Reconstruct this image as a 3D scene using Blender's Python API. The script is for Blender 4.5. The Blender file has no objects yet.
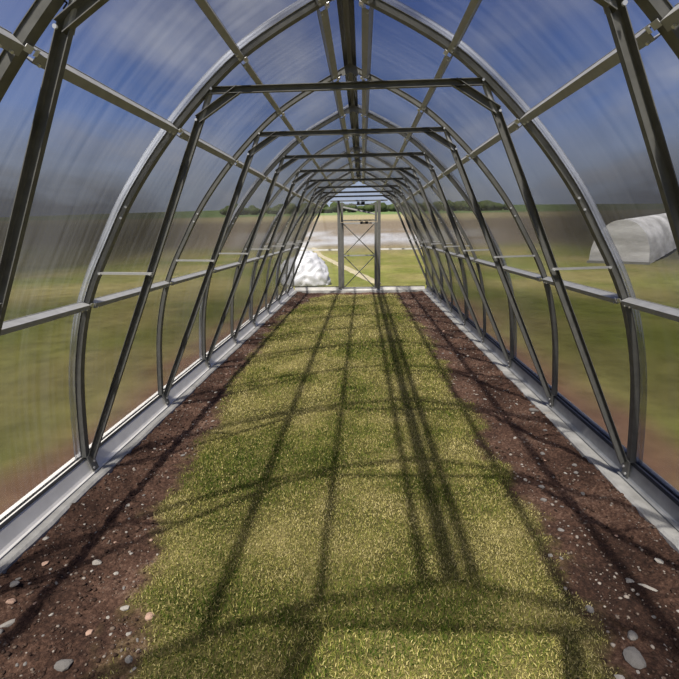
import bpy, math, random
import numpy as np
from mathutils import Vector, Matrix, noise

R = random.Random(7)
rng = np.random.default_rng(7)
SC = bpy.context.scene
COL = SC.collection

# ------------------------------------------------------------------ scene settings
SC.view_settings.view_transform = 'Standard'
SC.view_settings.look = 'None'
SC.view_settings.gamma = 1.0
SC.view_settings.use_curve_mapping = False
SC.view_settings.exposure = 0.2
try:
    SC.cycles.transparent_max_bounces = 24
    SC.cycles.max_bounces = 10
    SC.cycles.caustics_reflective = False
    SC.cycles.caustics_refractive = False
except Exception:
    pass

# ------------------------------------------------------------------ layout (metres)
NEAR, FAR, N = 0.286, 10.286, 11
ARCH_Y = [NEAR + i for i in range(N)]
PROF = [(1.495, 0.100), (1.487, 0.25), (1.463, 0.53), (1.425, 0.73), (1.372, 0.92), (1.29, 1.105),
        (1.19, 1.275), (1.085, 1.455), (0.95, 1.635), (0.82, 1.785), (0.70, 1.905), (0.59, 2.005),
        (0.47, 2.1), (0.30, 2.2), (0.12, 2.29), (0.0, 2.35)]
GZ = -0.05            # soil level inside


def smooth_profile(n=44):
    """Right half of the arch, foot to apex, resampled evenly (Catmull-Rom)."""
    P = [np.array(p) for p in PROF]
    P = [2 * P[0] - P[1]] + P + [2 * P[-1] - P[-2]]
    out = []
    for k in range(1, len(P) - 2):
        for t in np.linspace(0, 1, 12, endpoint=False):
            p0, p1, p2, p3 = P[k - 1:k + 3]
            out.append(0.5 * (2 * p1 + (p2 - p0) * t + (2 * p0 - 5 * p1 + 4 * p2 - p3) * t * t + (3 * p1 - p0 - 3 * p2 + p3) * t ** 3))
    out.append(P[-2])
    out = np.array(out)
    for _ in range(30):      # relax small kinks
        out[1:-1] = 0.5 * out[1:-1] + 0.25 * (out[:-2] + out[2:])
    s = np.concatenate([[0], np.cumsum(np.hypot(*np.diff(out, axis=0).T))])
    q = np.linspace(0, s[-1], n)
    return np.stack([np.interp(q, s, out[:, 0]), np.interp(q, s, out[:, 1])], 1), s[-1]


ARC, ARC_LEN = smooth_profile()


def arc_frame(pts):
    """Outward normal for each point of the right half."""
    t = np.gradient(pts, axis=0)
    t /= np.hypot(t[:, 0], t[:, 1])[:, None]
    return np.stack([t[:, 1], -t[:, 0]], 1)


ARC_N = arc_frame(ARC)


def arc_at_z(z):
    i = int(np.argmin(np.abs(ARC[:, 1] - z)))
    x = np.interp(z, ARC[:, 1], ARC[:, 0])
    return x, ARC_N[i]


def arc_at_x(x):
    o = np.argsort(ARC[:, 0])
    z = np.interp(x, ARC[o, 0], ARC[o, 1])
    i = int(np.argmin(np.abs(ARC[:, 0] - x)))
    return z, ARC_N[i]


# ------------------------------------------------------------------ mesh helpers
class MB:
    def __init__(s):
        s.v, s.f, s.uv = [], [], {}

    def sweep(s, path, frames, prof, caps=True, closed_profile=True):
        """path: points; frames: (U, V) vectors per point; prof: 2-D outline."""
        b = len(s.v)
        k = len(prof)
        for p, (U, V) in zip(path, frames):
            p, U, V = Vector(p), Vector(U), Vector(V)
            for (u, w) in prof:
                s.v.append(tuple(p + U * u + V * w))
        for i in range(len(path) - 1):
            for j in range(k):
                a, c = b + i * k + j, b + i * k + (j + 1) % k
                s.f.append((a, c, c + k, a + k))
        if caps:
            s.f.append(tuple(b + j for j in range(k))[::-1])
            s.f.append(tuple(b + (len(path) - 1) * k + j for j in range(k)))
        return s

    def bar(s, a, c, prof, side):
        """Straight profile from a to c; side = direction of profile's v axis."""
        a, c = Vector(a), Vector(c)
        d = (c - a).normalized()
        V = Vector(side)
        V = (V - d * V.dot(d)).normalized()
        U = V.cross(d)
        return s.sweep([a, c], [(U, V)] * 2, prof)

    def box(s, lo, hi):
        b = len(s.v)
        for z in (lo[2], hi[2]):
            s.v += [(lo[0], lo[1], z), (hi[0], lo[1], z), (hi[0], hi[1], z), (lo[0], hi[1], z)]
        s.f += [tuple(b + q for q in f) for f in ((3, 2, 1, 0), (4, 5, 6, 7), (0, 1, 5, 4), (1, 2, 6, 5), (2, 3, 7, 6), (3, 0, 4, 7))]
        return s

    def disc(s, c, n, r, h, k=8):
        c, n = Vector(c), Vector(n).normalized()
        U = n.orthogonal().normalized()
        W = n.cross(U)
        prof = [(r * math.cos(2 * math.pi * i / k), r * math.sin(2 * math.pi * i / k)) for i in range(k)]
        return s.sweep([c, c + n * h], [(U, W)] * 2, prof)

    def build(s, name, mat, parent=None, smooth=False, loc=None):
        me = bpy.data.meshes.new(name)
        me.from_pydata(s.v, [], s.f)
        me.update()
        import bmesh
        bm = bmesh.new(); bm.from_mesh(me)
        bmesh.ops.recalc_face_normals(bm, faces=bm.faces)
        if smooth:
            for e in bm.edges:
                if len(e.link_faces) == 2 and e.calc_face_angle(0) > .7:
                    e.smooth = False
        bm.to_mesh(me); bm.free()
        if smooth:
            me.polygons.foreach_set('use_smooth', [True] * len(me.polygons))
        o = bpy.data.objects.new(name, me)
        COL.objects.link(o)
        me.materials.append(mat)
        if parent:
            o.parent = parent
        if loc:
            o.location = loc
        return o


def thing(name, label, cat, loc=(0, 0, 0), group=None):
    o = bpy.data.objects.new(name, None)
    o.empty_display_size = 0.1
    COL.objects.link(o)
    o.location = loc
    tag(o, label, cat, group)
    return o


def tag(o, label=None, cat=None, group=None, kind=None):
    for k, v in (('label', label), ('category', cat), ('group', group), ('kind', kind)):
        if v:
            o[k] = v
    return o


def copy_tree(o, parent=None):
    c = o.copy()
    COL.objects.link(c)
    if parent:
        c.parent = parent
    for ch in list(o.children):
        copy_tree(ch, c)
    return c


# ------------------------------------------------------------------ materials
def new_mat(name):
    m = bpy.data.materials.new(name)
    m.use_nodes = True
    nt = m.node_tree
    nt.nodes.clear()
    out = nt.nodes.new('ShaderNodeOutputMaterial')
    return m, nt, out


def nd(nt, typ, **kw):
    n = nt.nodes.new(typ)
    for k, v in kw.items():
        if k in n.inputs:
            n.inputs[k].default_value = v
        else:
            setattr(n, k, v)
    return n


def ramp(nt, stops, fac=None):
    r = nt.nodes.new('ShaderNodeValToRGB')
    e = r.color_ramp.elements
    while len(e) < len(stops):
        e.new(0.5)
    for el, (p, c) in zip(e, stops):
        el.position = p
        el.color = (*c, 1) if len(c) == 3 else c
    if fac is not None:
        nt.links.new(fac, r.inputs[0])
    return r


def noisy_mat(name, c1, c2, scale=8.0, rough=0.6, metal=0.0, bump=0.0, bscale=60.0, detail=4.0, spec=0.5, stretch=None):
    m, nt, out = new_mat(name)
    L = nt.links.new
    tc = nd(nt, 'ShaderNodeTexCoord')
    src = tc.outputs['Object']
    if stretch:
        mp = nd(nt, 'ShaderNodeMapping'); mp.inputs['Scale'].default_value = stretch
        L(src, mp.inputs[0]); src = mp.outputs[0]
    n = nd(nt, 'ShaderNodeTexNoise', Scale=scale, Detail=detail, Roughness=0.6)
    L(src, n.inputs['Vector'])
    r = ramp(nt, [(0.3, c1), (0.7, c2)], n.outputs['Fac'])
    b = nd(nt, 'ShaderNodeBsdfPrincipled', Roughness=rough, Metallic=metal)
    b.inputs['Specular IOR Level'].default_value = spec
    L(r.outputs[0], b.inputs['Base Color'])
    if bump:
        n2 = nd(nt, 'ShaderNodeTexNoise', Scale=bscale, Detail=5.0, Roughness=0.65)
        L(src, n2.inputs['Vector'])
        bp = nd(nt, 'ShaderNodeBump', Strength=bump, Distance=0.01)
        L(n2.outputs['Fac'], bp.inputs['Height']); L(bp.outputs[0], b.inputs['Normal'])
    L(b.outputs[0], out.inputs[0])
    return m


GALV = noisy_mat('galvanised_steel', (0.125, 0.124, 0.115), (0.18, 0.178, 0.165), scale=25, rough=0.48, metal=0.25)
GALV_BRIGHT = noisy_mat('bright_zinc', (0.31, 0.31, 0.305), (0.40, 0.40, 0.395), scale=20, rough=0.45, metal=0.1)
BOLT = noisy_mat('zinc_bolt', (0.75, 0.75, 0.74), (0.85, 0.85, 0.84), scale=20, rough=0.3, metal=0.6)
RUBBER = noisy_mat('black_rubber', (0.015, 0.015, 0.016), (0.03, 0.03, 0.03), rough=0.7)
PAINT = noisy_mat('black_stamp', (0.01, 0.01, 0.01), (0.02, 0.02, 0.02), rough=0.8)
RAIL_PAINT = noisy_mat('pale_zinc_sheet', (0.72, 0.70, 0.66), (0.86, 0.84, 0.79), scale=9, rough=0.5, metal=0.0)
RAIL_GREY = noisy_mat('grey_zinc_sheet', (0.22, 0.225, 0.23), (0.34, 0.345, 0.35), scale=9, rough=0.5, metal=0.2)
CONCRETE = noisy_mat('concrete', (0.24, 0.235, 0.22), (0.46, 0.45, 0.42), scale=7, rough=0.9, bump=0.5, bscale=40, detail=8, spec=0.2)


def sheet_mat(name, clear, haze):
    """Twin-wall polycarbonate: sees through, glossy and brushed along its channels (UV: u along the house, v up the arch)."""
    m, nt, out = new_mat(name)
    L = nt.links.new
    uv = nd(nt, 'ShaderNodeUVMap', uv_map='UVMap')
    mp = nd(nt, 'ShaderNodeMapping'); mp.inputs['Scale'].default_value = (38.0, 0.7, 1.0)
    L(uv.outputs[0], mp.inputs[0])
    n = nd(nt, 'ShaderNodeTexNoise', Scale=1.0, Detail=3.0, Roughness=0.65); n.noise_dimensions = '2D'
    L(mp.outputs[0], n.inputs['Vector'])
    mp2 = nd(nt, 'ShaderNodeMapping'); mp2.inputs['Scale'].default_value = (1.3, 0.9, 1.0)
    L(uv.outputs[0], mp2.inputs[0])
    n2 = nd(nt, 'ShaderNodeTexNoise', Scale=1.0, Detail=3.0, Roughness=0.6); n2.noise_dimensions = '2D'
    L(mp2.outputs[0], n2.inputs['Vector'])
    mul = nd(nt, 'ShaderNodeMath', operation='MULTIPLY')
    L(n.outputs['Fac'], mul.inputs[0]); L(n2.outputs['Fac'], mul.inputs[1])
    r = ramp(nt, [(0.17, (haze * 0.15,) * 3), (0.38, (haze * 2.0,) * 3)], mul.outputs[0])
    lw = nd(nt, 'ShaderNodeLayerWeight', Blend=0.5)
    tint = ramp(nt, [(0.0, (clear, clear, clear * 1.01)), (0.35, (clear * .97,) * 3), (0.75, (clear * 0.80, clear * 0.80, clear * 0.81)), (1.0, (clear * 0.5,) * 3)], lw.outputs['Facing'])
    tr = nd(nt, 'ShaderNodeBsdfTransparent')
    L(tint.outputs[0], tr.inputs[0])
    tl = nd(nt, 'ShaderNodeBsdfTranslucent'); tl.inputs[0].default_value = (0.82, 0.85, 0.9, 1)
    mix = nd(nt, 'ShaderNodeMixShader')
    L(r.outputs[0], mix.inputs[0]); L(tr.outputs[0], mix.inputs[1]); L(tl.outputs[0], mix.inputs[2])
    gl = nd(nt, 'ShaderNodeBsdfAnisotropic', Roughness=0.32, Anisotropy=0.75)
    gl.inputs[0].default_value = (0.9, 0.9, 0.9, 1)
    tg = nd(nt, 'ShaderNodeTangent', direction_type='UV_MAP', uv_map='UVMap')
    L(tg.outputs[0], gl.inputs['Tangent'])
    fr = ramp(nt, [(0.0, (.02,) * 3), (.55, (.03,) * 3), (.80, (.09,) * 3), (1.0, (.45,) * 3)], lw.outputs['Facing'])
    mix2 = nd(nt, 'ShaderNodeMixShader')
    L(fr.outputs[0], mix2.inputs[0]); L(mix.outputs[0], mix2.inputs[1]); L(gl.outputs[0], mix2.inputs[2])
    L(mix2.outputs[0], out.inputs[0])
    return m


POLY = sheet_mat('twin_wall_polycarbonate', 0.85, 0.013)
POLY_END = sheet_mat('end_wall_polycarbonate', 0.93, 0.015)
SEAM = sheet_mat('doubled_polycarbonate_seam', 0.80, 0.30)

# ------------------------------------------------------------------ profiles (u across, v away from the inside)
def hat(w, d, fl=0.009, t=0.002):
    h = w / 2
    return [(-h, 0), (h, 0), (h + .002, d - t), (h + .002 + fl, d - t), (h + .002 + fl, d), (h + .002 - t, d),
            (h - t, t), (-h + t, t), (-h - .002 + t, d), (-h - .002 - fl, d), (-h - .002 - fl, d - t), (-h - .002, d - t)]


def channel(w, d, t=0.0025):
    h = w / 2
    c = 0.004
    return [(-h, c), (-h + c, 0), (h - c, 0), (h, c), (h, d), (h - t, d), (h - t, c + t), (h - c, t), (-h + c, t), (-h + t, c + t), (-h + t, d), (-h, d)]


KINK = (0.684, 1.856)
TIE_Z, TIE_X = 1.972, 0.628
BRACE_X = 0.492
PUR = {'upper': None, 'lower': None, 'roof': None, 'ridge': None}
FOOT = (1.478, 0.085)


# ------------------------------------------------------------------ arch trusses
def arch_part(parent, y0=0.0):
    half = list(ARC)
    pts = [(-x, y0, z) for x, z in half] + [(x, y0, z) for x, z in half[::-1][1:]]
    nr = [(-a, b) for a, b in ARC_N] + [(a, b) for a, b in ARC_N[::-1][1:]]
    k = len(half) - 1
    nr[k] = (0.0, 1.0)
    sc = 1.0 / max(0.3, ARC_N[-1][1])
    fr = []
    for i, (a, b) in enumerate(nr):
        V = Vector((a, 0, b)) * (sc if i == k else 1)
        fr.append((Vector((0, 1, 0)), V))
    return MB().sweep(pts, fr, hat(0.036, 0.027, .004)).build('arch', GALV, parent)


def dots(parent, pts, n=(0, -1, 0), r=0.006):
    for p in pts:
        MB().disc(p, n, r, 0.006).build('bolt', BOLT, parent)


def digits(parent, strokes, org, ux, uz, name='stamped_number'):
    """Dark stencil strokes on the face looking towards -Y; strokes in (0..1, 0..1.6)."""
    mb = MB()
    for poly in strokes:
        for (a, b) in zip(poly[:-1], poly[1:]):
            A = Vector(org) + Vector(ux) * a[0] + Vector(uz) * a[1]
            B = Vector(org) + Vector(ux) * b[0] + Vector(uz) * b[1]
            mb.bar(A, B, [(-.0022, 0), (.0022, 0), (.0022, .0006), (-.0022, .0006)], (0, -1, 0))
    return mb.build(name, PAINT, parent)


D7 = [[(0, 1.5), (1, 1.5), (.35, 0)]]
D5 = [[(1, 1.5), (0, 1.5), (0, .85), (.9, .85), (1, .5), (.9, 0), (0, 0)]]
D1 = [[(.1, 1.1), (.5, 1.5), (.5, 0)]]
D0 = [[(0, 0), (1, 0), (1, 1.5), (0, 1.5), (0, 0)]]


def make_truss():
    t = thing('arch_truss', 'x', 'arch truss', (0, 0, 0), 'galvanised arch trusses along the greenhouse')
    arch_part(t)
    for s in (-1, 1):
        k = (s * KINK[0], 0, KINK[1]); f = (s * FOOT[0], 0, FOOT[1])
        leg = MB().bar((f[0], .013, f[2]), (k[0], .013, k[2]), channel(0.038, 0.022), (0, -1, 0)).build('leg', GALV, t)
        MB().bar((k[0] + s * .012, .009, k[2] - .006), (s * BRACE_X, .009, TIE_Z + .002), channel(0.036, 0.025), (0, -1, 0)).build('corner_brace', GALV, t)
        z, n = arc_at_x(TIE_X)
        MB().bar((k[0] + s * .006, .002, k[2] - .012), (s * (TIE_X + .006), .002, TIE_Z + .006), channel(0.026, 0.018), (s * -.5, 1, 0)).build('link_plate', GALV_BRIGHT, t)
        xa, _ = arc_at_z(1.135)
        lp = 1.138
        fx = np.interp(lp, [FOOT[1], KINK[1]], [FOOT[0], KINK[0]])
        sp = MB().bar((s * (xa + .004), -.022, lp), (s * (fx - .012), -.022, lp - .006), [(-.006, 0), (.006, 0), (.006, .002), (-.004, .002), (-.004, .018), (-.006, .018)], (0, 1, 0)).build('spacer_bar', GALV_BRIGHT, t)
        # foot bracket standing on the foundation
        if s < 0:
            ft = MB().bar((-1.462, 0, .016), (-1.490, 0, .106), [(-.026, 0), (.026, 0), (.026, .006), (-.026, .006)], (1, 0, .4)).build('foot_bracket', GALV, t)
        else:
            ft = MB().box((1.486, -.026, .016), (1.494, .026, .108)).build('foot_bracket', GALV, t)
        dots(ft, [(s * (1.485 if s > 0 else 1.464), -.012, .035), (s * (1.485 if s > 0 else 1.473), .012, .065)], (-s, 0, 0), .007)
        dots(t, [(s * (KINK[0] + .016), -.017, KINK[1] - .01), (s * TIE_X * .985, -.014, TIE_Z + .004),
                 (s * (xa - .008), -.024, lp - .002), (s * (fx - .004), -.024, lp - .008),
                 (s * arc_at_z(1.40)[0], -.021, 1.40 + .008), (s * arc_at_z(1.45)[0], -.021, 1.45 + .01)])
    MB().bar((-TIE_X - .012, .011, TIE_Z), (TIE_X + .012, .011, TIE_Z), channel(0.030, 0.024), (0, -1, 0)).build('crossbar', GALV, t)
    # small plate under the apex
    MB().bar((-.055, -.0215, 2.318), (0, -.0215, 2.342), [(-.014, 0), (.014, 0), (.014, .003), (-.014, .003)], (0, 1, 0)).bar(
        (0, -.0215, 2.342), (.055, -.0215, 2.318), [(-.014, 0), (.014, 0), (.014, .003), (-.014, .003)], (0, 1, 0)).build('apex_plate', GALV, t)
    return t


ORD = ['', 'first', 'second', 'third', 'fourth', 'fifth', 'sixth', 'seventh', 'eighth', 'ninth']
TL = {1: 'nearest galvanised arch truss overhead, its crossbar above the picture and legs at both edges',
      2: 'first arch truss whose whole crossbar is in view, with widest straight legs',
      9: 'last galvanised arch truss, one bay in front of the far end wall with the door'}
truss = make_truss()
for i in range(1, 10):
    o = truss if i == 1 else copy_tree(truss)
    o.location = (0, ARCH_Y[i], 0)
    o['label'] = TL.get(i, f'galvanised arch truss with straight legs, {ORD[i]} counting from the near end')
# numbers stamped on the nearest truss only
lf = (Vector((-KINK[0], 0, KINK[1])) - Vector((-FOOT[0], 0, FOOT[1]))).normalized()
px = Vector((lf.z, 0, -lf.x))
base = Vector((-KINK[0], .0125, KINK[1])) - lf * .052 - px * .008
digits(truss, [[(x * .007, y * .007) for x, y in p] for p in D1], base, px, lf)
digits(truss, [[(.009 + x * .009, y * .007) for x, y in p] for p in D0], base, px, lf)
pb = Vector((-KINK[0] + .002, -.0005, KINK[1] + .035))
ld = Vector((TIE_X - KINK[0], 0, TIE_Z - KINK[1])); ld = Vector((KINK[0] - TIE_X, 0, TIE_Z - KINK[1])).normalized()
lx = Vector((ld.z, 0, -ld.x))
digits(truss, [[(x * .010, y * .012) for x, y in p] for p in D7], pb + lx * -.006, lx, ld)
digits(truss, [[(x * .010, y * .012) for x, y in p] for p in D5], pb + lx * -.006 + ld * .026, lx, ld)

# ------------------------------------------------------------------ purlins: one thing per run, a rail per bay
def make_purlin(name, label, x, z, s, n, w=0.026, d=0.044, off=-0.013):
    """s: side; n: outward normal (x,z); off: set back from the arch's inner face"""
    V = Vector((s * n[0], 0, n[1]))
    org = Vector((s * x, 0, z)) + V * off
    root = thing(name, label, 'purlin', (0, 0, 0), 'galvanised purlins running along the greenhouse')
    U = V.cross(Vector((0, 1, 0)))
    rail = None
    for i in range(N - 1):
        y0, y1 = ARCH_Y[i] + .0248, ARCH_Y[i + 1] - .0248
        if rail is None:
            mb = MB().sweep([(org.x, 0, org.z), (org.x, y1 - y0, org.z)], [(U, V)] * 2, hat(w, d, .002))
            rail = r = mb.build('rail', GALV_BRIGHT, root)
            up = U if U.z > 0 else -U
            if name == 'purlin':
                for yy in (.02, y1 - y0 - .03, y1 - y0 - .07):
                    c = Vector((org.x, yy, org.z)) - up * (w / 2 - .004)
                    MB().disc(c, -V, .005, .006).build('bolt', BOLT, rail)
                # end tabs that fold over onto the arches
                for yy, dy in ((0, -.02), (y1 - y0, .02)):
                    c = Vector((org.x, yy, org.z)) + up * (w / 2)
                    MB().bar(c, c + Vector((0, dy, 0)) - V * .006, [(-.010, 0), (.010, 0), (.010, .002), (-.010, .002)], -V).build('end_tab', BOLT, rail)
        else:
            r = copy_tree(rail, root)
        r.location = (0, y0, 0)
    return root


x, n = arc_at_z(0.968)
for s, a in ((-1, 'left'), (1, 'right')):
    make_purlin('purlin', f'bright steel purlin low on the {a} wall, below the short spacer bars', x, .968, s, n)
x, n = arc_at_z(1.80)
for s, a in ((-1, 'left'), (1, 'right')):
    make_purlin('purlin', f'steel purlin on the {a} shoulder, just below the truss corners', x, 1.80, s, n, w=.031)
z, n = arc_at_x(0.47)
for s, a in ((-1, 'left'), (1, 'right')):
    make_purlin('purlin', f'steel roof purlin halfway up the {a} slope, between shoulder and ridge', .47, z, s, n)
z, n = arc_at_x(0.098)
for s, a in ((-1, 'left'), (1, 'right')):
    make_purlin('purlin', f'steel purlin close beside the {a} side of the ridge strip', .098, z, s, n, w=.036)
# ridge strip on top
rb = MB()
rb.sweep([(0, NEAR - .03, 2.402), (0, FAR + .03, 2.402)], [(Vector((1, 0, 0)), Vector((0, 0, 1)))] * 2,
         [(-.04, -.026), (-.012, -.004), (0, -.001), (.012, -.004), (.04, -.026), (.041, -.024), (.012, .0), (0, .003), (-.012, .0), (-.041, -.024)])
tag(rb.build('ridge_strip', GALV), 'folded grey steel ridge strip running along the very top of the greenhouse', 'ridge strip')


# ------------------------------------------------------------------ polycarbonate sheets (walls)
def sheet(name, s, y0, y1, off, th, mat, smin=0, label=None, ext=0.0):
    pts = ARC + ARC_N * off
    outer = ARC + ARC_N * (off + th)
    # extend down to the ledge of the base rail
    pts = np.vstack([[pts[0, 0] + .004, 0.0965], pts]) if smin == 0 else pts
    outer = np.vstack([[outer[0, 0] + .004, 0.0965], outer]) if smin == 0 else outer
    pts[:, 0] = np.maximum(pts[:, 0], .006); outer[:, 0] = np.maximum(outer[:, 0], .006)
    ny = max(2, int((y1 - y0) / .5) + 1)
    ys = np.linspace(y0, y1, ny)
    v, f, uvs = [], [], []
    m = len(pts)
    al = np.concatenate([[0], np.cumsum(np.hypot(*np.diff(pts, axis=0).T))])
    for layer in (pts, outer):
        for y in ys:
            for k in range(m):
                v.append((s * layer[k, 0], y, layer[k, 1])); uvs.append((y, al[k]))
    S = ny * m
    for j in range(ny - 1):
        for k in range(m - 1):
            a = j * m + k
            f.append((a, a + 1, a + m + 1, a + m)); f.append((S + a, S + a + m, S + a + m + 1, S + a + 1))
    for j in range(ny - 1):
        for k in (0, m - 1):
            a = j * m + k
            f.append((a, a + m, S + a + m, S + a))
    for k in range(m - 1):
        for j in (0, ny - 1):
            a = j * m + k
            f.append((a, a + 1, S + a + 1, S + a))
    mb = MB(); mb.v, mb.f = v, f
    o = mb.build(name, mat, smooth=True)
    me = o.data
    ul = me.uv_layers.new(name='UVMap')
    for lp in me.loops:
        ul.data[lp.index].uv = uvs[lp.vertex_index]
    return o


for s, a in ((-1, 'left'), (1, 'right')):
    for k in range(5):
        y0, y1 = NEAR + 2 * k, NEAR + 2 * k + 2
        tag(sheet('wall_' + a, s, y0 - (.03 if k == 0 else 0), y1 + (.03 if k == 4 else -.001), .031, .006, POLY), kind='structure')
    for k in range(1, 5):
        y = NEAR + 2 * k
        tag(sheet('trim_' + a, s, y - .055, y + .055, .0385, .004, SEAM), kind='structure')

# ------------------------------------------------------------------ foundation, base rails
def base_side(s, a):
    mb = MB()
    prof = [(s * 1.408, -.10), (s * 1.66, -.10), (s * 1.66, -.004), (s * 1.652, 0), (s * 1.42, 0), (s * 1.408, -.010)]
    ys = np.linspace(NEAR - .15, FAR + .15, 160)
    path, fr = [], []
    for y in ys:
        j = .006 * noise.noise(Vector((s * 3.1, y * 3.0, 0))) + .004 * noise.noise(Vector((s * 9.1, y * 14.0, 0)))
        path.append((j * s, y, .4 * j)); fr.append((Vector((1, 0, 0)), Vector((0, 0, 1))))
    o = mb.sweep(path, fr, prof).build('foundation_' + a, CONCRETE)
    tag(o, kind='structure')
    root = thing('base_rail', ('white sloping' if s < 0 else 'grey upright') + f' steel base rail along the foot of the {a} wall', 'base rail', (0, 0, 0))
    if s < 0:      # left sheet sloped and paler to look lit, right upright and greyer
        pr = [(1.458, .001), (1.472, .004), (1.482, .016), (1.505, .076), (1.5135, .0875), (1.578, .0895), (1.578, .0915), (1.512, .0905), (1.502, .078), (1.479, .018), (1.470, .007), (1.458, .004)]
    else:
        pr = [(1.476, .001), (1.495, .003), (1.503, .012), (1.507, .082), (1.5135, .0875), (1.578, .0895), (1.578, .0915), (1.512, .0905), (1.5045, .084), (1.500, .014), (1.494, .006), (1.476, .004)]
    fr = [(Vector((s, 0, 0)), Vector((0, 0, 1)))] * 2
    MB().sweep([(0, NEAR + .04, .004), (0, FAR - .04, .004)], fr, pr).build('rail_profile', RAIL_PAINT if s < 0 else RAIL_GREY, root)
    MB().sweep([(0, NEAR + .04, 0), (0, FAR - .04, 0)], fr, [(1.506, .087), (1.516, .094), (1.520, .098), (1.514, .099), (1.503, .090)]).build('lip_shadow_strip', RUBBER, root)  # black strip standing in for the shadow line at the ledge lip
    MB().sweep([(0, NEAR + .04, 0), (0, FAR - .04, 0)], fr, [(1.534, .0955), (1.5405, .0955), (1.5405, .104), (1.536, .104)]).build('gasket', RUBBER, root)


base_side(-1, 'left'); base_side(1, 'right')

# far foundation + rail
mb = MB(); mb.box((-1.41, FAR - .085, -.10), (1.41, FAR + .15, -.001))
tag(mb.build('foundation_far', CONCRETE), kind='structure')

# ------------------------------------------------------------------ end frames (far with door, near with open doorway)
SQ = lambda w, d: [(-w / 2, 0), (w / 2, 0), (w / 2, d), (-w / 2, d)]


def end_frame(y, label, with_rails=True):
    t = thing('end_frame', label, 'end frame', (0, y, 0))
    arch_part(t)
    for sx in (-1, 1):
        zt, _ = arc_at_x(.44)
        MB().box((sx * .44 - .033, -.018, 0.02), (sx * .44 + .033, .018, 1.93)).build('door_post', GALV, t)
        x9, _ = arc_at_z(.905)
        a, b = sorted((sx * .474, sx * (x9 - .002)))
        MB().box((a, -.014, .892), (b, .014, .922)).build('side_rail', RAIL_PAINT, t)
        a, b = sorted((sx * .474, sx * 1.47))
        MB().box((a, -.022, .004), (b, .022, .075)).build('bottom_rail', RAIL_PAINT, t)
        MB().box((a, -.018, .0755), (b, .018, .088)).build('gasket', RUBBER, t)
        zt, _ = arc_at_x(.40)
    xl, _ = arc_at_z(1.95)
    MB().box((-xl + .03, -.016, 1.932), (xl - .03, .016, 1.960)).build('lintel', GALV, t)
    return t


far_frame = end_frame(FAR, 'far end frame of grey steel with arch, two door posts and white side rails')
near_frame = end_frame(NEAR, 'near end frame of grey steel around the open doorway behind the viewpoint')


def gable(y, name, door):
    """Flat glazing of an end wall, leaving out the doorway; slab 6 mm thick."""
    th = .006
    mb = MB()

    def slab(poly):
        b = len(mb.v)
        k = len(poly)
        mb.v += [(x, y, z) for x, z in poly] + [(x, y + th, z) for x, z in poly]
        mb.f.append(tuple(range(b, b + k))); mb.f.append(tuple(range(b + 2 * k - 1, b + k - 1, -1)))
        for i in range(k):
            j = (i + 1) % k
            mb.f.append((b + i, b + j, b + k + j, b + k + i))
    inner = ARC + ARC_N * .027
    zs = [p for p in inner if .09 < p[1] < 1.94]
    for s in (-1, 1):
        slab([(s * .474, .09)] + [(s * p[0], p[1]) for p in zs] + [(s * .474, 1.945)])
    top = [p for p in inner if p[1] >= 1.94]
    slab([(-p[0], p[1]) for p in top] + [(p[0], p[1]) for p in top[::-1][1:]])
    o = mb.build(name, POLY_END)
    ul = o.data.uv_layers.new(name='UVMap')
    for lp in o.data.loops:
        c = o.data.vertices[lp.vertex_index].co
        ul.data[lp.index].uv = (c.x, c.z)
    tag(o, kind='structure')


gable(FAR + .024, 'wall_far', True)
gable(NEAR - .030, 'wall_near', False)
bpy.data.objects['wall_near'].data.materials[0] = sheet_mat('dimmed_end_sheet', 0.66, 0.03)  # near sheet made dimmer to deepen the shade around the doorway patch

# far rail / foundation face below the door
thr = MB().box((-.40, FAR - .03, .0), (.40, FAR + .02, .032)).build('threshold', RAIL_PAINT)
tag(thr, 'pale metal threshold on the concrete under the far door', 'threshold')


# ------------------------------------------------------------------ far door
def make_door():
    d = thing('greenhouse_door', 'narrow grey steel greenhouse door with two X braces in far end wall', 'door', (0, FAR - .01, 0))
    for sx in (-1, 1):
        MB().box((sx * .372 - .032, -.016, .04), (sx * .372 + .032, .016, 1.49)).build('stile', GALV, d)
    def hrail(z, h=.026, w=.338, m=GALV):
        MB().box((-w, -.013, z - h / 2), (w, .013, z + h / 2)).build('rail', m, d)
    hrail(.056, .03, m=GALV_BRIGHT); hrail(.775, .028, m=GALV_BRIGHT); hrail(1.474, .03, m=GALV_BRIGHT)
    for z0, z1 in ((.072, .76), (.79, 1.458)):
        MB().bar((-.338, -.008, z0), (.338, -.008, z1), channel(.02, .012), (0, 1, 0)).build('brace', GALV, d)
        MB().bar((-.338, .006, z1), (.338, .006, z0), channel(.02, .012), (0, 1, 0)).build('brace', GALV, d)
    g = MB().box((-.36, .0165, .05), (.36, .0215, 1.485)).build('glazing', POLY_END, d)
    ul = g.data.uv_layers.new(name='UVMap')
    for lp in g.data.loops:
        c = g.data.vertices[lp.vertex_index].co
        ul.data[lp.index].uv = (c.x, c.z)
    h = MB().box((.03, -.038, 1.455), (.085, -.0135, 1.51)).box((.135, -.038, 1.455), (.20, -.0135, 1.51)).box((.085, -.03, 1.475), (.135, -.018, 1.492))
    h.build('latch', RUBBER, d)
    return d


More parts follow.
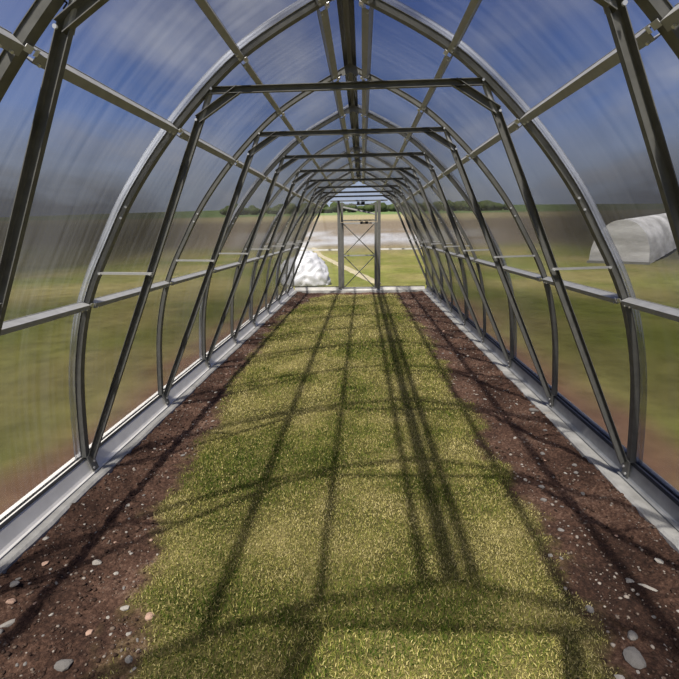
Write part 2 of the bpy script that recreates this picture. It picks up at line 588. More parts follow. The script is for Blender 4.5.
door = make_door()
v = thing('vent_window', 'narrow vent flap with one diagonal brace above the far door', 'vent', (0, FAR - .01, 0))
for sx in (-1, 1):
    MB().box((sx * .372 - .026, -.014, 1.50), (sx * .372 + .026, .014, 1.915)).build('stile', GALV, v)
for z in (1.535, 1.865):
    MB().box((-.345, -.012, z - .012), (.345, .012, z + .012)).build('rail', GALV, v)
MB().bar((-.345, -.010, 1.815), (.345, -.010, 1.665), channel(.034, .014), (0, 1, 0)).build('brace', GALV_BRIGHT, v)
g = MB().box((-.36, .0145, 1.51), (.36, .0195, 1.905)).build('glazing', POLY_END, v)
ul = g.data.uv_layers.new(name='UVMap')
for lp in g.data.loops:
    c = g.data.vertices[lp.vertex_index].co
    ul.data[lp.index].uv = (c.x, c.z)
MB().box((-.04, -.036, 1.865), (.015, -.0125, 1.925)).box((.05, -.036, 1.865), (.13, -.0125, 1.925)).box((.015, -.028, 1.885), (.05, -.017, 1.905)).build('latch', RUBBER, v)

# ------------------------------------------------------------------ ground inside
LB = [(0.9, -.70), (1.11, -.74), (1.26, -.76), (1.65, -.85), (2.1, -.94), (2.81, -1.01), (3.68, -1.10), (5.2, -1.22), (7.24, -1.25), (9.19, -1.02), (10.24, -.6)]
RB = [(0.9, .93), (1.17, .93), (1.49, .91), (1.83, .88), (2.34, .87), (3.17, .89), (4.09, .90), (5.67, .90), (7.42, .85), (9.07, .80), (10.11, .70)]
LB, RB = np.array(LB), np.array(RB)


def vnoise(x, y, seed=0):
    """Value noise on arrays."""
    def h(i, j):
        q = np.sin(i * 127.1 + j * 311.7 + seed * 74.7) * 43758.5453
        return q - np.floor(q)
    xi, yi = np.floor(x), np.floor(y)
    fx, fy = x - xi, y - yi
    fx, fy = fx * fx * (3 - 2 * fx), fy * fy * (3 - 2 * fy)
    a = h(xi, yi) * (1 - fx) + h(xi + 1, yi) * fx
    b = h(xi, yi + 1) * (1 - fx) + h(xi + 1, yi + 1) * fx
    return a * (1 - fy) + b * fy


def fbm(x, y, oct=4, seed=0):
    s, a, t = 0, .5, 0
    for o in range(oct):
        s = s + a * vnoise(x * 2 ** o, y * 2 ** o, seed + o); t += a; a *= .55
    return s / t


def turf(x, y):
    """>0 inside the grass, metres from its ragged edge."""
    l = np.interp(y, LB[:, 0], LB[:, 1]); r = np.interp(y, RB[:, 0], RB[:, 1])
    d = np.minimum(x - l, r - x)
    d = d + .30 * (fbm(x * 4.5, y * 4.5, 4, 3) - .5) + .12 * (fbm(x * 17, y * 17, 2, 9) - .5)
    d = np.minimum(d, (9.86 - y) + .3 * (fbm(x * 6, y * 3, 3, 5) - .5))
    return d


def ground_h(x, y):
    t = np.clip(turf(x, y) / .12, -1, 1)
    soil = .036 * (fbm(x * 9, y * 9, 4, 11) - .5) + .030 * (fbm(x * 34, y * 34, 3, 21) - .5)
    grass = .012 * (fbm(x * 5, y * 5, 3, 31) - .5) + .006 + .008 * (fbm(x * 40, y * 40, 2, 37) - .5)
    w = .5 + .5 * t
    rise = np.clip((np.abs(x) - 1.22) / .17, 0, 1)
    return GZ + soil * (1 - w) + grass * w + .030 * rise * rise * (3 - 2 * rise)


ys = np.concatenate([np.arange(.15, 2.6, .012), np.arange(2.6, 5, .02), np.arange(5, FAR + .05, .035)])
xs = np.arange(-1.43, 1.431, .013)
X, Y = np.meshgrid(xs, ys)
Z = ground_h(X, Y)
nx, ny = len(xs), len(ys)
verts = np.stack([X, Y, Z], -1).reshape(-1, 3)
ii = (np.arange(ny - 1)[:, None] * nx + np.arange(nx - 1)[None]).reshape(-1)
faces = np.stack([ii, ii + 1, ii + nx + 1, ii + nx], 1)


def np_mesh(name, verts, loops, starts, totals, mat):
    me = bpy.data.meshes.new(name)
    me.vertices.add(len(verts)); me.vertices.foreach_set('co', np.ascontiguousarray(verts, dtype=np.float32).ravel())
    me.loops.add(len(loops)); me.loops.foreach_set('vertex_index', loops.astype(np.int32))
    me.polygons.add(len(starts)); me.polygons.foreach_set('loop_start', starts.astype(np.int32))
    me.update(calc_edges=True)
    me.validate()
    me.materials.append(mat)
    o = bpy.data.objects.new(name, me)
    COL.objects.link(o)
    return o


def set_attr(me, name, arr):
    a = me.attributes.new(name, 'FLOAT', 'POINT')
    a.data.foreach_set('value', np.ascontiguousarray(arr, dtype=np.float32).ravel())


# soil/turf material: kind of ground from the mesh's own 'turf' attribute
m, nt, out = new_mat('soil_and_turf')
L = nt.links.new
tc = nd(nt, 'ShaderNodeTexCoord')
at = nd(nt, 'ShaderNodeAttribute', attribute_name='turf')
n1 = nd(nt, 'ShaderNodeTexNoise', Scale=2.2, Detail=6.0, Roughness=.65); L(tc.outputs['Object'], n1.inputs['Vector'])
n2 = nd(nt, 'ShaderNodeTexNoise', Scale=70.0, Detail=5.0, Roughness=.7); L(tc.outputs['Object'], n2.inputs['Vector'])
ad = nd(nt, 'ShaderNodeMath', operation='ADD'); L(n1.outputs['Fac'], ad.inputs[0]); L(n2.outputs['Fac'], ad.inputs[1])
hf = nd(nt, 'ShaderNodeMath', operation='MULTIPLY'); hf.inputs[1].default_value = .5; L(ad.outputs[0], hf.inputs[0])
soil = ramp(nt, [(.34, (.016, .010, .008)), (.46, (.050, .027, .019)), (.55, (.115, .064, .044)), (.66, (.27, .185, .135))], hf.outputs[0])
thatch = ramp(nt, [(.38, (.035, .034, .010)), (.52, (.12, .105, .034)), (.66, (.28, .23, .10))], hf.outputs[0])
mx = nd(nt, 'ShaderNodeMix', data_type='RGBA')
L(at.outputs['Fac'], mx.inputs['Factor'])
L(soil.outputs[0], mx.inputs[6]); L(thatch.outputs[0], mx.inputs[7])
b = nd(nt, 'ShaderNodeBsdfPrincipled', Roughness=.95); b.inputs['Specular IOR Level'].default_value = .15
L(mx.outputs[2], b.inputs['Base Color'])
n3 = nd(nt, 'ShaderNodeTexNoise', Scale=110.0, Detail=6.0, Roughness=.75); L(tc.outputs['Object'], n3.inputs['Vector'])
bp = nd(nt, 'ShaderNodeBump', Strength=.9, Distance=.012); L(n3.outputs['Fac'], bp.inputs['Height']); L(bp.outputs[0], b.inputs['Normal'])
L(b.outputs[0], out.inputs[0])
SOIL = m
fl = np_mesh('floor', verts, faces.ravel(), np.arange(len(faces)) * 4, np.full(len(faces), 4), SOIL)
T = turf(X, Y).ravel()
set_attr(fl.data, 'turf', np.clip(.5 + T / .14, 0, 1))
tag(fl, kind='structure')

# ------------------------------------------------------------------ grass blades (stuff)
m, nt, out = new_mat('grass_blades')
L = nt.links.new
at = nd(nt, 'ShaderNodeAttribute', attribute_name='tone')
col = ramp(nt, [(0.0, (.026, .050, .008)), (.20, (.070, .112, .018)), (.42, (.175, .190, .040)), (.62, (.32, .285, .085)), (.82, (.50, .43, .18)), (1.0, (.62, .53, .27))], at.outputs['Fac'])
df = nd(nt, 'ShaderNodeBsdfDiffuse'); L(col.outputs[0], df.inputs[0])
tl = nd(nt, 'ShaderNodeBsdfTranslucent'); L(col.outputs[0], tl.inputs[0])
ms = nd(nt, 'ShaderNodeMixShader'); ms.inputs[0].default_value = .25
L(df.outputs[0], ms.inputs[1]); L(tl.outputs[0], ms.inputs[2]); L(ms.outputs[0], out.inputs[0])
BLADE = m


def blades(name, n, y0, y1, hgt, wid, bound):
    x = rng.uniform(-1.42, 1.4, n); y = rng.uniform(y0, y1, n)
    t = turf(x, y)
    keep = rng.uniform(0, 1, n) < np.clip((t + .035) / .11, 0, 1)
    x, y, t = x[keep], y[keep], t[keep]
    n = len(x)
    z = ground_h(x, y)
    ang = rng.uniform(0, 2 * np.pi, n)
    patch = fbm(x * 2.2, y * 2.2, 4, 41)
    patch = np.clip((patch - .32) / .36, 0, 1)          # 0 lush green .. 1 dry
    fine = fbm(x * 9, y * 9, 3, 43)
    edge = np.clip(t / .3, 0, 1)
    leftlush = np.clip((.15 - np.abs(x + .62)) / .3 + .5, 0, 1) * np.clip((4 - y) / 2, 0, 1)
    tone = .29 + .42 * patch + .35 * (fine - .5) - .30 * leftlush + rng.normal(0, .21, n) + .10 * (1 - edge)
    straw = rng.uniform(0, 1, n) < (.06 + .12 * patch)
    tone = np.where(straw, rng.uniform(.62, .86, n), tone)
    tone = np.clip(tone, 0, 1)
    lean = np.where(straw, rng.uniform(1.2, 1.5, n), np.abs(rng.normal(.75, .35, n)))
    ln = hgt * rng.uniform(.5, 1.3, n) * (1 - .35 * patch) * np.where(straw, .62, 1)
    d = np.stack([np.cos(ang), np.sin(ang)], 1)
    p = np.stack([-d[:, 1], d[:, 0]], 1)
    w = wid * rng.uniform(.6, 1.3, n)
    z = z + np.where(straw, rng.uniform(.004, .02, n), -.003)
    b0 = np.stack([x, y, z], 1)
    up = np.cos(lean * .6); out_ = np.sin(lean * .6)
    b1 = b0 + np.stack([d[:, 0] * out_ * ln * .5, d[:, 1] * out_ * ln * .5, up * ln * .5], 1)
    up2 = np.cos(lean * 1.15); out2 = np.sin(lean * 1.15)
    b2 = b1 + np.stack([d[:, 0] * out2 * ln * .5, d[:, 1] * out2 * ln * .5, np.maximum(up2, .02) * ln * .5], 1)
    pw = np.stack([p[:, 0] * w / 2, p[:, 1] * w / 2, np.zeros(n)], 1)
    V = np.stack([b0 - pw, b0 + pw, b1 + pw * .9, b1 - pw * .9, b2], 1).reshape(-1, 3)
    base = np.arange(n) * 5
    q = np.stack([base, base + 1, base + 2, base + 3], 1)
    tr = np.stack([base + 3, base + 2, base + 4], 1)
    return V, q, tr, np.repeat(tone, 5)


Vs, Qs, Ts, Ns, ofs = [], [], [], [], 0
for (n, y0, y1, hg, wd) in ((140000, .75, 1.9, .021, .0024), (105000, 1.9, 3.2, .023, .0031), (66000, 3.2, 5.2, .026, .0047), (46000, 5.2, 10.05, .030, .008)):
    V, q, tr, tn = blades('', n, y0, y1, hg, wd, None)
    Vs.append(V); Qs.append(q + ofs); Ts.append(tr + ofs); Ns.append(tn); ofs += len(V)
V = np.vstack(Vs); Q = np.vstack(Qs); Tt = np.vstack(Ts); tn = np.concatenate(Ns)
loops = np.concatenate([Q.ravel(), Tt.ravel()])
starts = np.concatenate([np.arange(len(Q)) * 4, len(Q) * 4 + np.arange(len(Tt)) * 3])
gr = np_mesh('grass', V, loops, starts, None, BLADE)
set_attr(gr.data, 'tone', tn)
tag(gr, 'mown green and straw coloured grass down the middle of the greenhouse', 'grass', kind='stuff')


# ------------------------------------------------------------------ stones
def stone_mat(name, c1, c2):
    return noisy_mat(name, c1, c2, scale=30, rough=.9, bump=.4, bscale=90, spec=.2)


ST = {'grey': stone_mat('grey_stone', (.13, .12, .11), (.25, .235, .22)),
      'pale': stone_mat('pale_stone', (.26, .24, .21), (.42, .39, .35)),
      'pink': stone_mat('pinkish_stone', (.36, .23, .17), (.50, .34, .26)),
      'dark': stone_mat('dark_stone', (.06, .055, .05), (.12, .105, .095))}


def stone_mesh(seed, mat, flat=.55):
    import bmesh
    bm = bmesh.new()
    bmesh.ops.create_icosphere(bm, subdivisions=2, radius=1)
    rr = random.Random(seed)
    planes = [(Vector((rr.gauss(0, 1), rr.gauss(0, 1), rr.gauss(0, 1))).normalized(), rr.uniform(.55, .85)) for _ in range(7)]
    for v in bm.verts:
        for nrm, dd in planes:
            k = v.co.dot(nrm)
            if k > dd:
                v.co -= nrm * (k - dd) * .9
        v.co *= 1 + .12 * noise.noise(v.co * 1.7 + Vector((seed, 0, 0)))
        v.co.z *= flat
    me = bpy.data.meshes.new('stone')
    bm.to_mesh(me); bm.free()
    me.materials.append(mat)
    return me


SM = {k: [stone_mesh(10 * i + j, ST[k], .5 + .1 * (j % 3)) for j in range(5)] for i, k in enumerate(ST)}

CAM_H, CAM_X, F_PX, PIT, YAW, ROLL = 1.3327, .0761, 453.1, .2369, .0532, .0166


def ground_at(px, py, Zg=GZ):
    r, u = (px - 339.5) / F_PX, (339.5 - py) / F_PX
    a, b_ = r * math.cos(ROLL) + u * math.sin(ROLL), -r * math.sin(ROLL) + u * math.cos(ROLL)
    cy, dz = math.cos(PIT) + b_ * math.sin(PIT), b_ * math.cos(PIT) - math.sin(PIT)
    dx, dy = a * math.cos(YAW) - cy * math.sin(YAW), a * math.sin(YAW) + cy * math.cos(YAW)
    k = (Zg - CAM_H) / dz
    return CAM_X + dx * k, dy * k


def put_stone(kind, x, y, size, label, group=None, rot=None, asp=1.0, idx=None):
    o = bpy.data.objects.new('stone', R.choice(SM[kind]) if idx is None else SM[kind][idx])
    COL.objects.link(o)
    z = float(ground_h(np.array([x]), np.array([y]))[0])
    o.location = (x, y, z + size * .12)
    o.scale = (size * asp, size / asp ** .5, size * R.uniform(.8, 1.1))
    o.rotation_euler = (R.uniform(-.2, .2), R.uniform(-.2, .2), R.uniform(0, 6.28) if rot is None else rot)
    tag(o, label, 'stone', group)
    return o


NAMED = [(150, 617, .019, 'pink', 'rounded pinkish stone lying in the grass near the left soil edge', 1.0, None),
         (125.7, 608, .016, 'pale', 'pale flat stone at the grass edge beside the rounded pinkish stone', 1.4, .3),
         (89, 631, .015, 'pink', 'pink tilted stone on the left soil, in front of the grass edge', 1.2, 1.0),
         (15.3, 590, .017, 'pale', 'light grey flat stone at the left edge, nearest the base rail', 1.3, .4),
         (11.3, 604, .016, 'pink', 'beige stone at the left edge just below the light grey flat one', 1.1, None),
         (9, 622, .020, 'pale', 'long thin pale stone lying aslant at the left picture edge', 2.0, .9),
         (96.7, 564, .018, 'pale', 'largest light grey stone in the middle of the left soil strip', 1.3, .2),
         (47, 545, .013, 'pale', 'whitish stone on the left soil close to the foundation', 1.1, None),
         (64, 666, .026, 'grey', 'broad dull grey stone near the bottom left, half sunk in soil', 1.3, .3),
         (634.7, 660, .038, 'grey', 'biggest grey stone, at the bottom right where grass meets soil', 1.0, 1.2),
         (589.8, 610, .020, 'grey', 'rounded grey stone at the right edge of the grass', 1.1, None),
         (647.6, 587, .022, 'pale', 'long pale stone lying aslant on the right soil strip', 2.0, -.6),
         (632, 635, .020, 'grey', 'grey stone on the right soil just behind the biggest one', 1.1, None),
         (659, 566, .017, 'pale', 'whitish stone on the right soil close to the foundation', 1.3, -.5),
         (534, 414, .028, 'grey', 'flat grey slab beside the right foundation, further back of two', 1.6, 0.0),
         (547, 419, .028, 'pale', 'flat pale slab beside the right foundation, nearer of two', 1.5, .1)]
for px_, py_, sz, kd, lb, asp, rt in NAMED:
    x, y = ground_at(px_, py_)
    put_stone(kd, x, y, sz, lb, None, rt, asp)

taken = [ground_at(p[0], p[1]) for p in NAMED]


def scatter_stones(side, count, ymin, ymax, smin, smax, kinds, label, group):
    k = tries = 0
    while k < count and tries < 60000:
        tries += 1
        y = ymin + (ymax - ymin) * R.random() ** 1.7
        x = side * R.uniform(.55, 1.37)
        t = float(turf(np.array([x]), np.array([y]))[0])
        if t > -.02:
            continue
        s = smin + (smax - smin) * R.random() ** 2.2
        if any((x - a) ** 2 + (y - b_) ** 2 < (s * 1.3 + .02) ** 2 for a, b_ in taken):
            continue
        taken.append((x, y))
        put_stone(R.choice(kinds), x, y, s, label, group, None, R.uniform(1, 1.5))
        k += 1


scatter_stones(-1, 95, .95, 9.5, .007, .015, ['grey', 'pale', 'pale', 'pink', 'grey'], 'small stone scattered on the bare soil strip along the left wall', 'small stones on the left soil strip')
scatter_stones(1, 110, .95, 9.5, .007, .017, ['grey', 'pale', 'grey', 'pink', 'grey'], 'small stone scattered on the bare soil strip along the right wall', 'small stones on the right soil strip')

# crumbs of soil and grit, uncountable
gv, gf, off = [], [], 0
ico = SM['grey'][0]
iv = np.array([v.co[:] for v in ico.vertices]);
import bmesh
bm = bmesh.new(); bmesh.ops.create_icosphere(bm, subdivisions=1, radius=1)
iv = np.array([v.co[:] for v in bm.verts]); bm.verts.index_update()
ifc = np.array([[v.index for v in f.verts] for f in bm.faces]); bm.free()
n = 30000
y = .9 + 8.8 * rng.random(n) ** 1.6; x = rng.choice([-1, 1], n) * rng.uniform(.5, 1.4, n)
t = turf(x, y); k = (t < -.02)
st_ = np.array([(o.location.x, o.location.y, max(o.scale)) for o in bpy.data.objects if o.name.startswith('stone')])
k &= (np.hypot(x[:, None] - st_[None, :, 0], y[:, None] - st_[None, :, 1]) > st_[None, :, 2] * 1.25 + .008).all(1)
x, y = x[k], y[k]; n = len(x)
z = ground_h(x, y)
s = (.0018 + .0060 * rng.random(n) ** 3.5) * (1 + .08 * y)
sc3 = s[:, None] * rng.uniform(.7, 1.4, (n, 3)) * np.array([1, 1, .7])
vv = iv[None] * sc3[:, None] * rng.uniform(.75, 1.2, (n, len(iv), 1)) + np.stack([x, y, z + s * .3], 1)[:, None]
ff = (ifc[None] + (np.arange(n) * len(iv))[:, None, None]).reshape(-1, 3)
m, nt, out = new_mat('grit')
at = nd(nt, 'ShaderNodeAttribute', attribute_name='tone')
c = ramp(nt, [(0, (.030, .018, .013)), (.6, (.075, .045, .032)), (.8, (.16, .125, .10)), (1, (.33, .29, .25))], at.outputs['Fac'])
b = nd(nt, 'ShaderNodeBsdfPrincipled', Roughness=.95); b.inputs['Specular IOR Level'].default_value = .15
nt.links.new(c.outputs[0], b.inputs['Base Color']); nt.links.new(b.outputs[0], out.inputs[0])
g = np_mesh('gravel', vv.reshape(-1, 3), ff.ravel(), np.arange(len(ff)) * 3, None, m)
set_attr(g.data, 'tone', np.repeat(rng.random(n), len(iv)))
tag(g, 'loose soil crumbs and fine grit on the brown soil strips', 'gravel', kind='stuff')

# ------------------------------------------------------------------ outside
def terr_h(x, y):
    r = np.sqrt(x ** 2 + (y - 5) ** 2)
    side = np.clip(1.25 - (y - 5) / np.maximum(r, 1), 0, 1)
    base = -.10 + .062 * np.clip(r - 22, 0, 200) * np.clip((y - 5) / np.maximum(r, 1), 0, 1) ** 2 + .075 * np.clip(r - 24, 0, 60) * side ** 2
    return base + .02 * (fbm(x * .7, y * .7, 3, 51) - .5) * np.clip((r - 3) / 8, 0, 1)


def axis_pts(lo, hi, near, far):
    out = [0.0]
    while out[-1] < hi:
        out.append(out[-1] + near + (far - near) * min(1, out[-1] / 60))
    neg = [0.0]
    while neg[-1] > lo:
        neg.append(neg[-1] - near - (far - near) * min(1, -neg[-1] / 60))
    return np.array(sorted(set(neg[1:] + out)))


gx = axis_pts(-170, 170, .12, 4.0)
gy = axis_pts(-40, 190, .22, 4.0)
X, Y = np.meshgrid(gx, gy)
Z = terr_h(X, Y)
C = np.zeros(X.shape + (3,))
green = np.array((.120, .130, .032)); dry = np.array((.19, .165, .065)); soilc = np.array((.095, .056, .037))
brown = np.array((.118, .096, .070)); tan = np.array((.20, .172, .10)); silver = np.array((.21, .21, .213)); far_green = np.array((.09, .13, .05))
q = fbm(X * .5, Y * .5, 4, 61)
mixv = np.clip((q - .35) / .3, 0, 1)[..., None]
C = green * (1 - mixv) + dry * mixv
streak = np.clip((fbm(X * .25, Y * .06 + 3, 3, 71) - .45) / .2, 0, 1)[..., None]
C = C * (1 - .25 * streak)
# worked soil beside the foundation
dfoot = np.maximum(np.abs(X) - 1.6, np.maximum(Y - FAR - .3, .2 - Y))
w = np.clip(1 - (dfoot - .25 + .9 * (fbm(X * 1.5, Y * 1.5, 3, 81) - .5)) / .45, 0, 1)
w = np.where(Y > FAR - .2, w * .15, w)[..., None]
C = C * (1 - w) + soilc * w
# fields further off: brown, with silvery sheeted strips, then tan stubble, then green
r = np.where(Y > 10, np.maximum(Y - 5, np.abs(X) * .6), np.abs(X) * 1.15)
def band(a, b_, s):
    return (np.clip((r - a) / s, 0, 1) * np.clip((b_ - r) / s, 0, 1))[..., None]
bw = np.clip((r - 22) / 6, 0, 1)[..., None]
C = C * (1 - bw) + brown * bw
sl = band(24, 44, 5) * np.clip((fbm(X * .22, Y * .22, 4, 91) - .46) / .16, 0, 1)[..., None] * np.clip(1.6 - np.abs(X) / np.maximum(Y, 1) * 5, 0, 1)[..., None]
C = C * (1 - sl) + silver * sl
tw = np.clip((r - 58) / 12, 0, 1)[..., None]
C = C * (1 - tw) + tan * tw
fw = np.clip((r - 82) / 8, 0, 1)[..., None]
C = C * (1 - fw) + far_green * fw
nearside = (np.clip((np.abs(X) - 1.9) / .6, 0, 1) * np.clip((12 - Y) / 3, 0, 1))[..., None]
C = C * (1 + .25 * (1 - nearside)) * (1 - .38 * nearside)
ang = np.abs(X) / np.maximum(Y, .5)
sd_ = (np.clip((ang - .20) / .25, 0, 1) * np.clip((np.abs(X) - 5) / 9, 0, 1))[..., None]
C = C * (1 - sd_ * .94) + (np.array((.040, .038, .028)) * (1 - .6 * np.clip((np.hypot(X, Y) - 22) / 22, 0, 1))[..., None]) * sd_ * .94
verts = np.stack([X, Y, Z], -1).reshape(-1, 3)
nx, ny = len(gx), len(gy)
ii = (np.arange(ny - 1)[:, None] * nx + np.arange(nx - 1)[None]).reshape(-1)
faces = np.stack([ii, ii + 1, ii + nx + 1, ii + nx], 1)
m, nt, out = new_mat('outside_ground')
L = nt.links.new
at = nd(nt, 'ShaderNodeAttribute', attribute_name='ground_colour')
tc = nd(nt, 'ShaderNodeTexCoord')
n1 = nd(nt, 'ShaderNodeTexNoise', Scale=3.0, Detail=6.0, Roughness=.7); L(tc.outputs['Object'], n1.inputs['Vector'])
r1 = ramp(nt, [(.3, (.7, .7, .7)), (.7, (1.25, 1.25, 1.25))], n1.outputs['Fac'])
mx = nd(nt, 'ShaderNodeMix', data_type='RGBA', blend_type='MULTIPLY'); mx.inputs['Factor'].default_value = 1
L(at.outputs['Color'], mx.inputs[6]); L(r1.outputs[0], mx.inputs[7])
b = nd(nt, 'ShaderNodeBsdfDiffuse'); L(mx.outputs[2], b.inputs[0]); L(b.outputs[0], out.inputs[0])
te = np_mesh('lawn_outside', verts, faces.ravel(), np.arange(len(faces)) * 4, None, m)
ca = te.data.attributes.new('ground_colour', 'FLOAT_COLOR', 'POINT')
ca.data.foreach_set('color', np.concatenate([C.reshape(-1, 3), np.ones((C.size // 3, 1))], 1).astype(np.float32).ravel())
tag(te, kind='structure')

# pale sandy track leading off from the far end
mb = MB()
P0, P1 = Vector((.52, 12.2, 0)), Vector((-3.2, 31.0, 0))
pd = (P1 - P0).normalized(); pn = Vector((pd.y, -pd.x, 0))
for i in range(81):
    c = P0.lerp(P1, i / 80)
    hw = .17 * min(1, .35 + i / 6) + .05 * (noise.noise(Vector((i * .35, 0, 0))))
    for q_ in (-1, -.5, .5, 1):
        p = c + pn * hw * q_
        mb.v.append((p.x, p.y, float(terr_h(np.array([p.x]), np.array([p.y]))[0]) + (.035 if abs(q_) < 1 else .004)))
for i in range(80):
    for q_ in range(3):
        a = i * 4 + q_
        mb.f.append((a, a + 1, a + 5, a + 4))
tag(mb.build('path', noisy_mat('sandy_track', (.27, .235, .15), (.36, .32, .21), scale=2, rough=.95, spec=.1)), kind='structure')

# tree belt round the fields
TREE = noisy_mat('dark_foliage', (.030, .042, .016), (.065, .085, .034), scale=.8, rough=1.0, spec=.0, bump=.0)
bm = bmesh.new(); bmesh.ops.create_icosphere(bm, subdivisions=2, radius=1)
tv = np.array([v.co[:] for v in bm.verts]); bm.verts.index_update()
tf = np.array([[v.index for v in f.verts] for f in bm.faces]); bm.free()
tv_all, tf_all, k = [], [], 0
def crown(x, y, rad, hgt):
    global k
    z = float(terr_h(np.array([x]), np.array([y]))[0])
    for q_ in range(3):
        a = tv * np.array([rad, rad, hgt * .5]) * (1 + .25 * np.array([noise.noise(Vector(p) * 2.3 + Vector((x, y, q_))) for p in tv]))[:, None]
        tv_all.append(a * R.uniform(.6, 1) + np.array([x + R.uniform(-.5, .5) * rad, y + R.uniform(-.5, .5) * rad, z + hgt * R.uniform(.35, .6)]))
        tf_all.append(tf + k); k += len(tv)
for a in np.arange(-17, 18, .5):
    an = math.radians(a)
    rr = 105
    h = 1.7 + R.uniform(-.4, .8)
    crown(rr * math.sin(an) + R.uniform(-2, 2), 5 + rr * math.cos(an) + R.uniform(-2, 2), R.uniform(.9, 1.6), h)
fo = np.vstack(tf_all)
tb = np_mesh('treeline', np.vstack(tv_all), fo.ravel(), np.arange(len(fo)) * 3, None, TREE)
tb.data.polygons.foreach_set('use_smooth', [True] * len(tb.data.polygons))
tag(tb, 'dark belt of distant trees along the edge of the fields', 'trees', kind='stuff')

# white plastic-wrapped heap outside the far end, left
PLASTIC = noisy_mat('white_plastic', (.26, .265, .28), (.56, .56, .58), scale=2.6, rough=.35, bump=.5, bscale=7)
def lump(seed, rx, ry, h, sub=5, folds=1.0):
    bm = bmesh.new(); bmesh.ops.create_icosphere(bm, subdivisions=sub, radius=1)
    for v in bm.verts:
        p = v.co.copy()
        f = 1 + .20 * noise.noise(p * 1.3 + Vector((seed, 0, 0))) + .07 * folds * abs(noise.noise(p * 3.3 + Vector((0, seed, 0)))) + .03 * folds * abs(noise.noise(p * 8 + Vector((0, 0, seed))))
        v.co = Vector((p.x * rx * f, p.y * ry * f, (max(p.z, -.25) + .25) / 1.25 * h * f))
    me = bpy.data.meshes.new('m'); bm.to_mesh(me); bm.free()
    me.polygons.foreach_set('use_smooth', [True] * len(me.polygons))
    return me
hp = thing('plastic_heap', 'white plastic covered heap on the grass beyond the far end wall, left of door', 'heap', (-1.50, 12.4, -.09))
o = bpy.data.objects.new('cover', lump(3, .66, .6, .80, 5, 2.2)); COL.objects.link(o); o.data.materials.append(PLASTIC); o.parent = hp
o = bpy.data.objects.new('gathered_top', lump(8, .22, .2, .3)); COL.objects.link(o); o.data.materials.append(PLASTIC); o.parent = hp; o.location = (-.05, 0, .66)

# pale plastic tunnel outside on the right
DULL = noisy_mat('dull_plastic', (.19, .185, .175), (.46, .455, .45), scale=1.1, rough=.7, bump=.6, bscale=3, stretch=(.5, .5, 2.0))


def tunnel():
    t = thing('plastic_tunnel', 'low dull white plastic tunnel standing in the field beyond the right wall', 'plastic tunnel', (0, 0, 0))
    A, B = Vector((9.9, 18.2, -.12)), Vector((19.8, 30.6, .45))
    d = (B - A).normalized(); U = d.cross(Vector((0, 0, 1))); V = Vector((0, 0, 1))
    k = 20
    prof = [(1.0 * math.cos(math.pi * i / k), 1.65 * math.sin(math.pi * i / k) ** .8 if i not in (0, k) else 0) for i in range(k + 1)]
    path, fr = [], []
    for i in range(61):
        s = 1 + .012 * math.cos(i * math.pi / 2.5)
        path.append(A.lerp(B, i / 60)); fr.append((U * s, V * s))
    MB().sweep(path, fr, prof).build('cover', DULL, t, smooth=True)
    MB().bar(A + V * .02 - d * .06 - U * 1.05, A + V * .02 - d * .06 + U * 1.05, SQ(.10, .10), (0, 0, 1)).build('ground_bar', GALV, t)
tunnel()

# ------------------------------------------------------------------ world + sun
W = bpy.data.worlds.new('sky'); SC.world = W
W.use_nodes = True
nt = W.node_tree; nt.nodes.clear()
L = nt.links.new
out = nt.nodes.new('ShaderNodeOutputWorld')
bg = nd(nt, 'ShaderNodeBackground', Strength=.76)
tc = nd(nt, 'ShaderNodeTexCoord')
sp = nd(nt, 'ShaderNodeSeparateXYZ'); L(tc.outputs['Generated'], sp.inputs[0])
blue = ramp(nt, [(0.0, (.60, .66, .76)), (.10, (.46, .56, .76)), (.22, (.16, .28, .64)), (.45, (.062, .125, .43)), (1.0, (.045, .08, .30))], sp.outputs['Z'])
# clouds on a flat layer: direction divided by height
zc = nd(nt, 'ShaderNodeMath', operation='MAXIMUM'); zc.inputs[1].default_value = .0; L(sp.outputs['Z'], zc.inputs[0])
za = nd(nt, 'ShaderNodeMath', operation='ADD'); za.inputs[1].default_value = .16; L(zc.outputs[0], za.inputs[0])
dv_ = nd(nt, 'ShaderNodeVectorMath', operation='DIVIDE')
cb = nd(nt, 'ShaderNodeCombineXYZ')
for i in range(3):
    L(za.outputs[0], cb.inputs[i])
L(tc.outputs['Generated'], dv_.inputs[0]); L(cb.outputs[0], dv_.inputs[1])
mp = nd(nt, 'ShaderNodeMapping'); mp.inputs['Location'].default_value = (2.3, .4, 0); mp.inputs['Scale'].default_value = (1.0, .55, 0.0)
L(dv_.outputs[0], mp.inputs[0])
n1 = nd(nt, 'ShaderNodeTexNoise', Scale=1.15, Detail=5.0, Roughness=.52); L(mp.outputs[0], n1.inputs['Vector'])
cov = ramp(nt, [(.46, (0, 0, 0)), (.72, (.85, .85, .85))], n1.outputs['Fac'])
n2 = nd(nt, 'ShaderNodeTexNoise', Scale=2.3, Detail=4.0, Roughness=.5); L(mp.outputs[0], n2.inputs['Vector'])
cc = ramp(nt, [(.35, (.20, .22, .28)), (.62, (.62, .64, .72))], n2.outputs['Fac'])
mx = nd(nt, 'ShaderNodeMix', data_type='RGBA')
L(cov.outputs[0], mx.inputs['Factor']); L(blue.outputs[0], mx.inputs[6]); L(cc.outputs[0], mx.inputs[7])
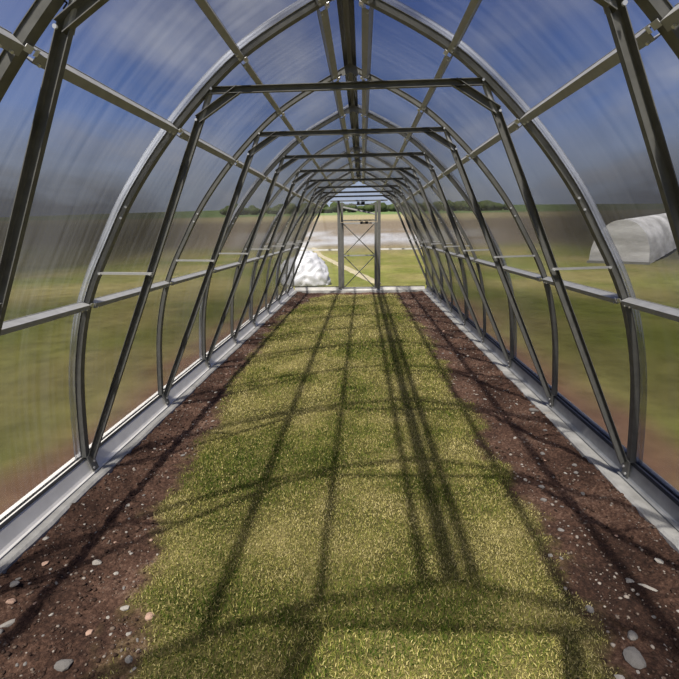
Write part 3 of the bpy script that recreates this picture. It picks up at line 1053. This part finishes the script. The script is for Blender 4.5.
# bank of grey cloud low on both sides of the valley
ab = nd(nt, 'ShaderNodeMath', operation='ABSOLUTE'); L(sp.outputs['X'], ab.inputs[0])
sidef = ramp(nt, [(.18, (0, 0, 0)), (.5, (1, 1, 1))], ab.outputs[0])
hz = nd(nt, 'ShaderNodeMath', operation='MULTIPLY_ADD'); hz.inputs[1].default_value = .10; L(n2.outputs['Fac'], hz.inputs[0])
neg = nd(nt, 'ShaderNodeMath', operation='MULTIPLY'); neg.inputs[1].default_value = -1.0; L(sp.outputs['Z'], neg.inputs[0]); L(neg.outputs[0], hz.inputs[2])
hr = ramp(nt, [(0.0, (0, 0, 0)), (.5, (0, 0, 0)), (.62, (.92, .92, .92))], None)
hm = nd(nt, 'ShaderNodeMapRange'); hm.inputs['From Min'].default_value = -.16; hm.inputs['From Max'].default_value = 0.0
L(hz.outputs[0], hm.inputs['Value'])
sm = nd(nt, 'ShaderNodeMath', operation='MULTIPLY'); L(hm.outputs[0], sm.inputs[0]); L(sidef.outputs[0], sm.inputs[1])
mx3 = nd(nt, 'ShaderNodeMix', data_type='RGBA'); mx3.inputs[7].default_value = (.085, .09, .108, 1)
L(sm.outputs[0], mx3.inputs['Factor']); L(mx.outputs[2], mx3.inputs[6])
L(mx3.outputs[2], bg.inputs[0]); L(bg.outputs[0], out.inputs[0])

k_x, k_y = .178, .53


def sun(name, energy, angle, dy, dx=0.0):
    sd = bpy.data.lights.new(name, 'SUN')
    sd.energy = energy; sd.angle = math.radians(angle); sd.color = (1.0, .95, .86)
    so = bpy.data.objects.new(name, sd); COL.objects.link(so)
    so.rotation_euler = Vector((k_x + dx, k_y + dy, -1)).to_track_quat('-Z', 'Y').to_euler()


SUN = 9.0
sun('sun', SUN * .58, .9, 0)
# extra suns, added to blur arch shadows as the channelled sheets would
for dy, dx in ((-.13, -.022), (-.065, .022), (.065, -.022), (.13, .022)):
    sun('extra_sun_streak', SUN * .105, 2.8, dy, dx)

# ------------------------------------------------------------------ camera
cd = bpy.data.cameras.new('camera')
cd.sensor_fit = 'HORIZONTAL'; cd.sensor_width = 36.0; cd.lens = F_PX / 679 * 36; cd.clip_start = .02; cd.clip_end = 600
co = bpy.data.objects.new('camera', cd); COL.objects.link(co)
f0 = Vector((-math.sin(YAW), math.cos(YAW), 0)); r0 = Vector((math.cos(YAW), math.sin(YAW), 0)); zz = Vector((0, 0, 1))
fw = f0 * math.cos(PIT) - zz * math.sin(PIT)
up0 = zz * math.cos(PIT) + f0 * math.sin(PIT)
rt = r0 * math.cos(ROLL) - up0 * math.sin(ROLL)
up = up0 * math.cos(ROLL) + r0 * math.sin(ROLL)
co.matrix_world = Matrix(((rt.x, up.x, -fw.x, CAM_X), (rt.y, up.y, -fw.y, 0), (rt.z, up.z, -fw.z, CAM_H), (0, 0, 0, 1)))
SC.camera = co
